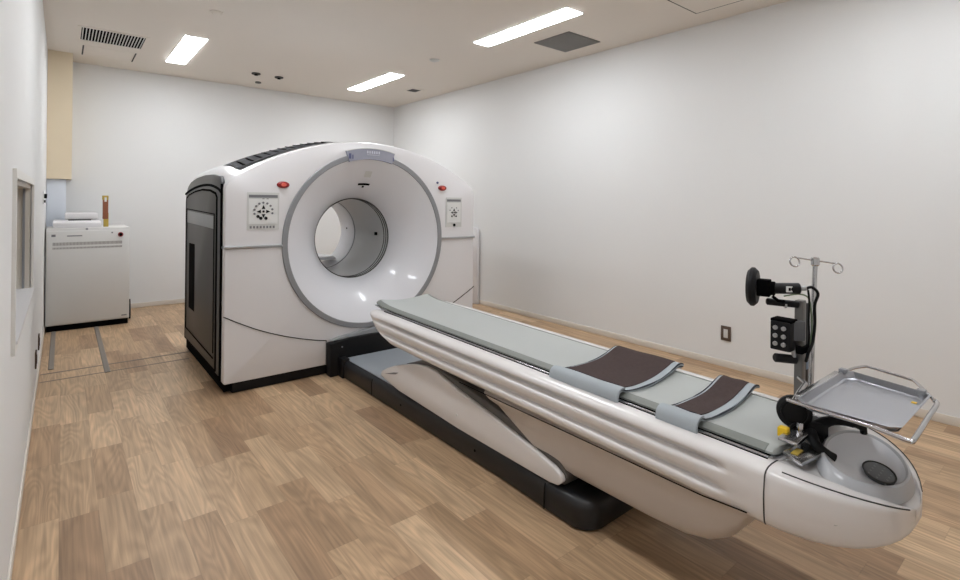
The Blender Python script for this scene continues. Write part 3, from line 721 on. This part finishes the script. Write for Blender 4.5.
box('base_collar', (CX-BX-.012, CX-BX+.05, 3.90, 3.985, 0, .155), M['black'], TB, bevel=.006)
box('base_collar', (CX+BX-.05, CX+BX+.012, 3.90, 3.985, 0, .155), M['black'], TB, bevel=.006)
# scissor arm covers (near and far) with dark inner core
AR = [(3.275, .195), (3.265, .232), (3.20, .266), (3.08, .318), (2.906, .369), (2.80, .395), (2.70, .410), (2.60, .407), (2.49, .385), (2.356, .357), (2.005, .302), (1.714, .247), (1.61, .222), (1.565, .200), (1.555, .175), (1.585, .146), (1.64, .138), (1.80, .138), (2.352, .138), (3.03, .160), (3.20, .185)]
for sgn in (-1, 1):
    xa = CX+sgn*.312; xb = CX+sgn*.284
    ap = prism('lift_arm_cover', AR, 'x', min(xa, xb), max(xa, xb), M['shell'], TB, bevel=.008, seg=3)
core = [(2.98, .20), (2.98, .35), (2.85, .392), (2.72, .422), (2.60, .424), (2.356, .390), (2.005, .337), (1.714, .282), (1.60, .250), (1.545, .19), (1.565, .145), (2.98, .145)]
prism('lift_arm_core', core, 'x', CX-.288, CX+.288, M['taupe'], TB, bevel=.012, seg=3)
prism('lift_column', [(1.62, .14), (1.62, .42), (2.5, .44), (2.5, .14)], 'x', CX-.20, CX+.20, M['deep'], TB)
cyl('arm_screw', (CX-.312, 2.36, .215), (CX-.3145, 2.36, .215), .008, M['panelgrey'], TB, n=12)
prism('arm_slot', [(3.215, .225), (3.06, .262), (3.02, .285), (3.09, .268)], 'x', CX-.314, CX-.311, M['marks'], TB)

# ------------------------------------------------------------------ straps
def strap(name_label, ya, yb, skew, layers):
    """ya..yb along the table at the near side; skew moves the far end"""
    t = thing('body_strap', name_label, 'strap', (CX, (ya+yb)/2, .63), 'grey fabric straps laid across the table')
    def surf(dx):     # height above pad
        K = [(-.286, .606), (-.290, .617), (-.288, .634), (-.278, .648), (-.262, .654), (-.242, .652), (-.215, .643), (-.15, .634), (-.08, .629), (0, .628), (.08, .634), (.14, .645), (.19, .657), (.225, .665), (.255, .664), (.285, .654)]
        return K
    K = surf(0)
    K = [(p.x, p.y) for p in smoothpath([(a_, b_, 0) for a_, b_ in K], 4)]
    def sk(dx): return skew*(dx+.29)/.58
    tz = tilt((ya+yb)/2)
    def sheet(i0, i1, ins, off, th, y0, y1):
        rows = []
        idx = [i for i in range(len(K)) if i0 <= K[i][0]]
        sel = [K[i] for i in range(len(K)) if i0 <= K[i][0] <= i1 ]
        nrm = []
        for i, p in enumerate(sel):
            a_ = sel[max(i-1, 0)]; b_ = sel[min(i+1, len(sel)-1)]
            tx, tz_ = b_[0]-a_[0], b_[1]-a_[1]; l = math.hypot(tx, tz_) or 1
            nrm.append((-tz_/l, tx/l))
        top = [(p[0]+n_[0]*(off+th), p[1]+n_[1]*(off+th)) for p, n_ in zip(sel, nrm)]
        bot = [(p[0]+n_[0]*off, p[1]+n_[1]*off) for p, n_ in zip(sel, nrm)]
        loop = top+bot[::-1]
        ny = 6
        for j in range(ny+1):
            u = j/ny; rows.append([(CX+dx, y0+(y1-y0)*u+sk(dx), z+tz+.0015*math.sin(u*9+dx*20)) for dx, z in loop])
        return loftg(rows)
    v, f = sheet(-.30, .28, 0, -.012, .010, ya, yb); base_ = mk('strap_body', v, f, M['strap'], t, smooth=True, sharp=50)
    v, f = sheet(-.30, -.236, 0, -.001, .008, ya-.004, yb+.004); mk('rolled_edge', v, f, M['strap'], t, smooth=True, sharp=50)
    if layers > 1:
        v, f = sheet(-.14, .30, 0, -.026, .008, ya+.012, yb-.01); mk('under_layer', v, f, M['strap'], t, smooth=True, sharp=50)
        v, f = sheet(-.13, .285, 0, -.0175, .005, ya+.004, yb-.004); mk('navy_trim', v, f, M['navy'], t, smooth=True, sharp=50)
    v, f = sheet(-.222, .262, 0, -.002, .0035, ya+.034, yb-.014); mk('velcro_panel', v, f, M['velcro'], t, smooth=True, sharp=50)
    v, f = sheet(-.286, .276, 0, -.004, .0025, ya-.0015, ya+.004); mk('edge_binding', v, f, M['navy'], t, smooth=True, sharp=50)
    v, f = sheet(-.225, .276, 0, -.004, .0025, yb-.004, yb+.0015); mk('edge_binding', v, f, M['navy'], t, smooth=True, sharp=50)
    v, f = sheet(-.238, -.229, 0, .006, .003, ya+.03, yb-.03); mk('fold_seam', v, f, M['navy'], t, smooth=True, sharp=50)
    return t
strap('wide grey body strap with dark brown pad, the larger of two on the table', 1.281, 1.655, .02, 2)
strap('narrow grey body strap with dark brown pad, nearer the instrument tray', .938, 1.096, .012, 1)

# ------------------------------------------------------------------ mount hardware at the table end
Rv = Vector((.775, -.632, 0)); Fv = Vector((.632, .775, 0)); Z = Vector((0, 0, 1))
t = thing('equipment_column', 'grey upright mounting column with dark rear channel at the table end', 'mounting column', (2.27, .75, .6))
box('post', (2.232, 2.272, .742, .772, .655, 1.076), M['column'], t, bevel=.004)
box('rear_channel', (2.272, 2.306, .744, .772, .655, 1.06), M['black'], t, bevel=.003)
box('channel_label', (2.278, 2.300, .7425, .744, .80, .88), M['bluelabel'], t)
box('foot_bracket', (2.14, 2.36, .63, .78, .640, .656), M['steel'], t, bevel=.003)
box('clamp_block', (2.20, 2.30, .730, .79, .875, .900), M['deep'], t, bevel=.004)

t = thing('iv_pole', 'slim steel infusion pole with two ring hooks behind the grey column', 'iv pole', (2.36, .755, .6))
px_, py_ = 2.436, .768
tube('lower_tube', [(px_-.035, py_, .615), (px_-.015, py_, .95)], .011, M['steel'], t, n=14)
tube('upper_tube', [(px_-.015, py_, .95), (px_+.008, py_, 1.205)], .009, M['steel'], t, n=14)
cyl('hook_hub', (px_+.008, py_-.0, 1.195), (px_+.0085, py_, 1.232), .016, M['steel'], t, ch=.005)
hp = Vector((px_+.0085, py_, 1.218)); hd = (Rv+Z*-.14).normalized()
hp_l = hp-hd*.083; hp_r = hp+hd*.092
hk = tube('hook_bar', [hp_l, hp, hp_r], .0032, M['steel'], t, n=8)
for e_, s_ in ((hp_l, -1), (hp_r, 1)):
    cc = e_+Vector((0, 0, -.018))+hd*(.004*s_)
    tube('hook_ring', [cc+(hd*math.cos(2*PI*j/24)+Z*math.sin(2*PI*j/24))*.020 for j in range(24)], .0034, M['steel'], t, n=8, closed=True)

# camera head facing the scanner
ax = (-Rv*.80+Fv*.60).normalized(); side_ = Z.cross(ax).normalized()
t = thing('monitoring_camera', 'black camera with large round disc head clamped on the grey column', 'camera', (2.25, .76, 1.1))
dc = Vector((2.125, .865, 1.125))
cyl('disc_head', dc-ax*.0, dc+ax*.034, .076, M['black'], t, n=40, ch=.012)
merge('camera_housing', [obox(dc-ax*.022, ax, side_, Z, .022, .026, .032), cylg(dc-ax*.045, dc-ax*.06, .027, 20)], M['deep'], t, bevel=.003)
box_v = obox(dc-ax*.012+side_*-.0, ax, side_, Z, .003, .040, .024)
mk('silver_clip', [p+side_*(.030)*0 for p in obox(dc-ax*.006-side_*.030, ax, side_, Z, .003, .004, .022)[0]], BF, M['silver'], t)
bd = (-Rv*.97+Fv*.25-Z*.05).normalized()
b0 = dc-ax*.050+Vector((0, 0, .0)); b1 = b0-bd*.095
cyl('lens_barrel', b0, b1, .021, M['black'], t, ch=.003)
mk('barrel_label', obox((b0+b1)/2+Vector((-.4, -.0, 0))*0+(-Fv)*.021, Rv, Fv, Z, .011, .002, .011)[0], BF, M['panel'], t)
mk('label_mark', obox((b0+b1)/2+(-Fv)*.0235, Rv, Fv, Z, .004, .001, .006)[0], BF, M['deep'], t)
cyl('connector', b1, b1-bd*.022, .009, M['silver'], t, n=14, ch=.002)
h0 = Vector((2.222, .752, 1.062)); h1 = h0+bd*.115+Vector((0, 0, .012))
cyl('mount_handle', h0, h1, .0135, M['black'], t, ch=.004)
cyl('handle_band', h0+bd*.045, h0+bd*.052, .0142, M['silver'], t)
tube('handle_link', [dc-ax*.05+Vector((0, 0, -.03)), dc-ax*.07+Vector((0, 0, -.045)), h0+bd*.05+Vector((0, 0, .012))], .006, M['deep'], t)
# cables
cend = b1-bd*.022
def cable(label, pts, r, m):
    o = tube('cable', pts, r, M[m], curve=True, n=8); tag(o, label, 'cable'); return o
cable('thick black cable looping from the camera down behind the grey column', [cend, cend+Rv*.022+Z*.004, cend+Rv*.045-Z*.02, (2.275, .715, 1.06), (2.278, .715, .99), (2.258, .715, .92), (2.235, .722, .88), (2.25, .735, .84)], .0055, 'rubber')
cable('thin black cable dropping straight down the front of the grey column', [cend+Vector((-.006, -.008, -.004)), cend+Rv*.012-Z*.05, (2.235, .722, 1.00), (2.24, .722, .94), (2.25, .730, .87)], .004, 'rubber')
cable('thin grey-green cable arching from the camera over the column', [b0-bd*.04-Z*.03, b1-Z*.022, b1+Rv*.035-Z*.04, (2.262, .722, 1.02), (2.266, .722, .95), (2.26, .728, .90)], .0028, 'greygreen')

# connector box
t = thing('connector_box', 'black connector box with six silver jacks clamped to the grey column', 'connector box', (2.2, .8, .95))
bc = Vector((2.183, .793, .941))
fa = (-Rv*.80-Fv*.60).normalized(); fs = Z.cross(fa).normalized()
bx = mk('box_body', obox(bc, fa, fs, Z, .030, .036, .056)[0], BF, M['black'], t, bevel=.005)
for i in range(3):
    for j in (-1, 1):
        p = bc+fa*.030+fs*(.015*j)+Z*(.032-.031*i)
        cyl('jack', p, p+fa*.008, .0085, M['silver'], bx, n=14, ch=.001)
mk('top_hood', obox(bc+Z*.059-fa*.005, fa, fs, Z, .030, .038, .006)[0], BF, M['deep'], t, bevel=.003)
mk('clamp_arm', obox(Vector((2.212, .765, .962)), Rv, Fv, Z, .032, .022, .038)[0], BF, M['dark'], t, bevel=.005)
cyl('clamp_knob', (2.215, .757, .848), Vector((2.215, .757, .856))-Rv*.085, .017, M['black'], t, ch=.004)
cyl('clamp_bolt', (2.200, .760, .86), (2.200, .765, .91), .008, M['silver'], t, n=14)

# clamp base with handles at the cradle end
t = thing('clamp_bracket', 'black clamp with round knob and two lever handles at the table end', 'clamp', (2.1, .68, .62))
prism('bracket_plate', [(1.890, .640), (2.20, .640), (2.20, .700), (1.890, .700)], 'z', .650, .662, M['steel'], t, bevel=.002)
prism('lower_plate', [(1.825, .605), (1.97, .585), (2.00, .655), (1.865, .675)], 'z', .618, .630, M['steel'], t, bevel=.002)
mk('plate_label', boxg(1.868, 1.920, .632, .652, .6300, .6325), BF, M['gold'], t)
kc = Vector((2.066, .713, .703)); ka = (-Fv*.85-Rv*.45+Z*.15).normalized()
kn = cyl('knob', kc, kc+ka*.042, .056, M['rubber'], t, n=32, ch=.010)
cyl('knob_face', kc+ka*.042, kc+ka*.045, .034, M['rubber'], kn, n=24, ch=.002)
tube('knob_ring', [kc+ka*.043+(frame(ka)[0]*math.cos(2*PI*j/28)+frame(ka)[1]*math.sin(2*PI*j/28))*.042 for j in range(28)], .002, M['black'], kn, n=6, closed=True)
merge('clamp_body', [obox(Vector((2.085, .655, .655)), Rv, Fv, Z, .034, .034, .030), obox(Vector((2.06, .645, .628)), Rv, Fv, Z, .024, .026, .012)], M['black'], t, bevel=.008)
tube('lever_handle', smoothpath([(2.075, .645, .668), (2.115, .605, .690), (2.14, .562, .693), (2.178, .532, .672)], 5), [.019]*4+[.017]*8+[.013]*4, M['black'], t, n=12)
tube('lever_handle', smoothpath([(2.03, .645, .655), (1.975, .615, .645), (1.965, .585, .630), (1.978, .560, .616)], 5), [.019]*4+[.016]*8+[.015]*4, M['black'], t, n=12)
cyl('handle_tip', (2.178, .532, .676), (2.180, .530, .650), .011, M['black'], t, ch=.003)
mk('support_strut', obox(Vector((1.985, .665, .665)), Rv, Fv, Z, .007, .008, .03)[0], BF, M['steel'], t, bevel=.002)
box('yellow_tag', (1.940, 1.972, .690, .722, .642, .675), M['yellow'], t, bevel=.005)
tube('tag_stem', [(1.965, .705, .660), (2.04, .69, .675)], .005, M['black'], t)

# ------------------------------------------------------------------ tray
t = thing('instrument_tray', 'shallow stainless steel instrument tray with rail frame over the table end', 'tray', (2.1, .5, .8))
TZ = .806
pan = [(1.895, .640), (2.345, .640), (2.375, .615), (2.315, .395), (2.285, .372), (1.895, .372), (1.868, .395), (1.868, .615)]
def ins(pts, d):
    cx_ = sum(p[0] for p in pts)/len(pts); cy_ = sum(p[1] for p in pts)/len(pts)
    return [(p[0]-(p[0]-cx_)/abs(p[0]-cx_)*d, p[1]-(p[1]-cy_)/abs(p[1]-cy_)*d) for p in pts]
rg = [[(x, y, z) for x, y in ins(pan, d)] for d, z in ((.0, TZ-.002), (-.003, TZ+.002), (.004, TZ+.003), (.012, TZ-.018), (.0186, TZ-.021), (.019, TZ-.0215), (.0185, TZ-.0225), (.018, TZ-.0235), (.008, TZ-.018))]
loft('pan', rg[:6]+[rg[6], rg[7], rg[8]], M['pan'], t, cap0=False, cap1=False, sharp=40, bevel=0)
mk('pan_floor', [(x, y, z) for z in (TZ-.0235, TZ-.021) for x, y in ins(pan, .0185)], [tuple(range(8)), tuple(range(15, 7, -1))], M['pan'], t)
tube('far_rail', smoothpath([(2.34, .646, TZ-.01), (2.44, .628, TZ-.002), (2.50, .602, TZ)], 4)+smoothpath([(2.495, .58, TZ), (2.46, .47, TZ-.002), (2.43, .435, TZ-.003), (2.25, .352, TZ-.006)], 4), .0055, M['steel'], t, n=10)
tube('end_rail', smoothpath([(2.26, .360, TZ-.004), (2.24, .348, TZ-.008), (2.05, .342, TZ-.010), (1.86, .336, TZ-.011), (1.838, .342, TZ-.012), (1.850, .385, TZ-.012), (1.862, .43, TZ-.011)], 5), .007, M['steel'], t, n=10)
tube('near_rail', [(1.864, .43, TZ-.011), (1.872, .62, TZ-.006), (1.885, .67, TZ-.008)], .0065, M['steel'], t, n=10)
box('corner_clip', (2.285, 2.315, .385, .41, TZ-.004, TZ+.012), M['ring'], t, bevel=.002)
box('corner_clip', (2.33, 2.36, .625, .65, TZ-.004, TZ+.012), M['ring'], t, bevel=.002)
box('yellow_sticker', (2.225, 2.245, .398, .412, TZ-.0205, TZ-.0195), M['yellow'], t)
box('left_channel', (1.93, 2.33, .640, .662, TZ-.020, TZ+.002), M['steel'], t, bevel=.002)
tube('support_arm', [(1.90, .655, TZ-.012), (2.02, .68, TZ-.016), (2.14, .70, TZ-.02), (2.21, .745, TZ-.025)], .008, M['steel'], t, n=10)

# ------------------------------------------------------------------ camera and render look
f_px, yaw, roll, pv, ch_ = 511.006, .684833, .0109631, 201.418, 1.45
cam = bpy.data.cameras.new('camera'); co = bpy.data.objects.new('camera', cam); C.objects.link(co)
Fw = Vector((math.sin(yaw), math.cos(yaw), 0)); Rw = Vector((math.cos(yaw), -math.sin(yaw), 0)); U = Vector((0, 0, 1))
e1 = Rw*math.cos(roll)+U*math.sin(roll); e2 = -Rw*math.sin(roll)+U*math.cos(roll)
mm = Matrix.Identity(4)
for i in range(3): mm[i][0] = e1[i]; mm[i][1] = e2[i]; mm[i][2] = -Fw[i]
mm.translation = (0, 0, ch_); co.matrix_world = mm
cam.sensor_width = 36; cam.sensor_fit = 'HORIZONTAL'; cam.lens = f_px/960*36; cam.shift_y = (pv-290)/960; cam.clip_start = .02
S.camera = co
wd = bpy.data.worlds.new('world'); S.world = wd; wd.use_nodes = True
wd.node_tree.nodes['Background'].inputs[0].default_value = (.8, .85, .9, 1); wd.node_tree.nodes['Background'].inputs[1].default_value = .0
S.view_settings.view_transform = 'Standard'; S.view_settings.look = 'None'; S.view_settings.gamma = 1; S.view_settings.use_curve_mapping = False
S.view_settings.exposure = 0.75
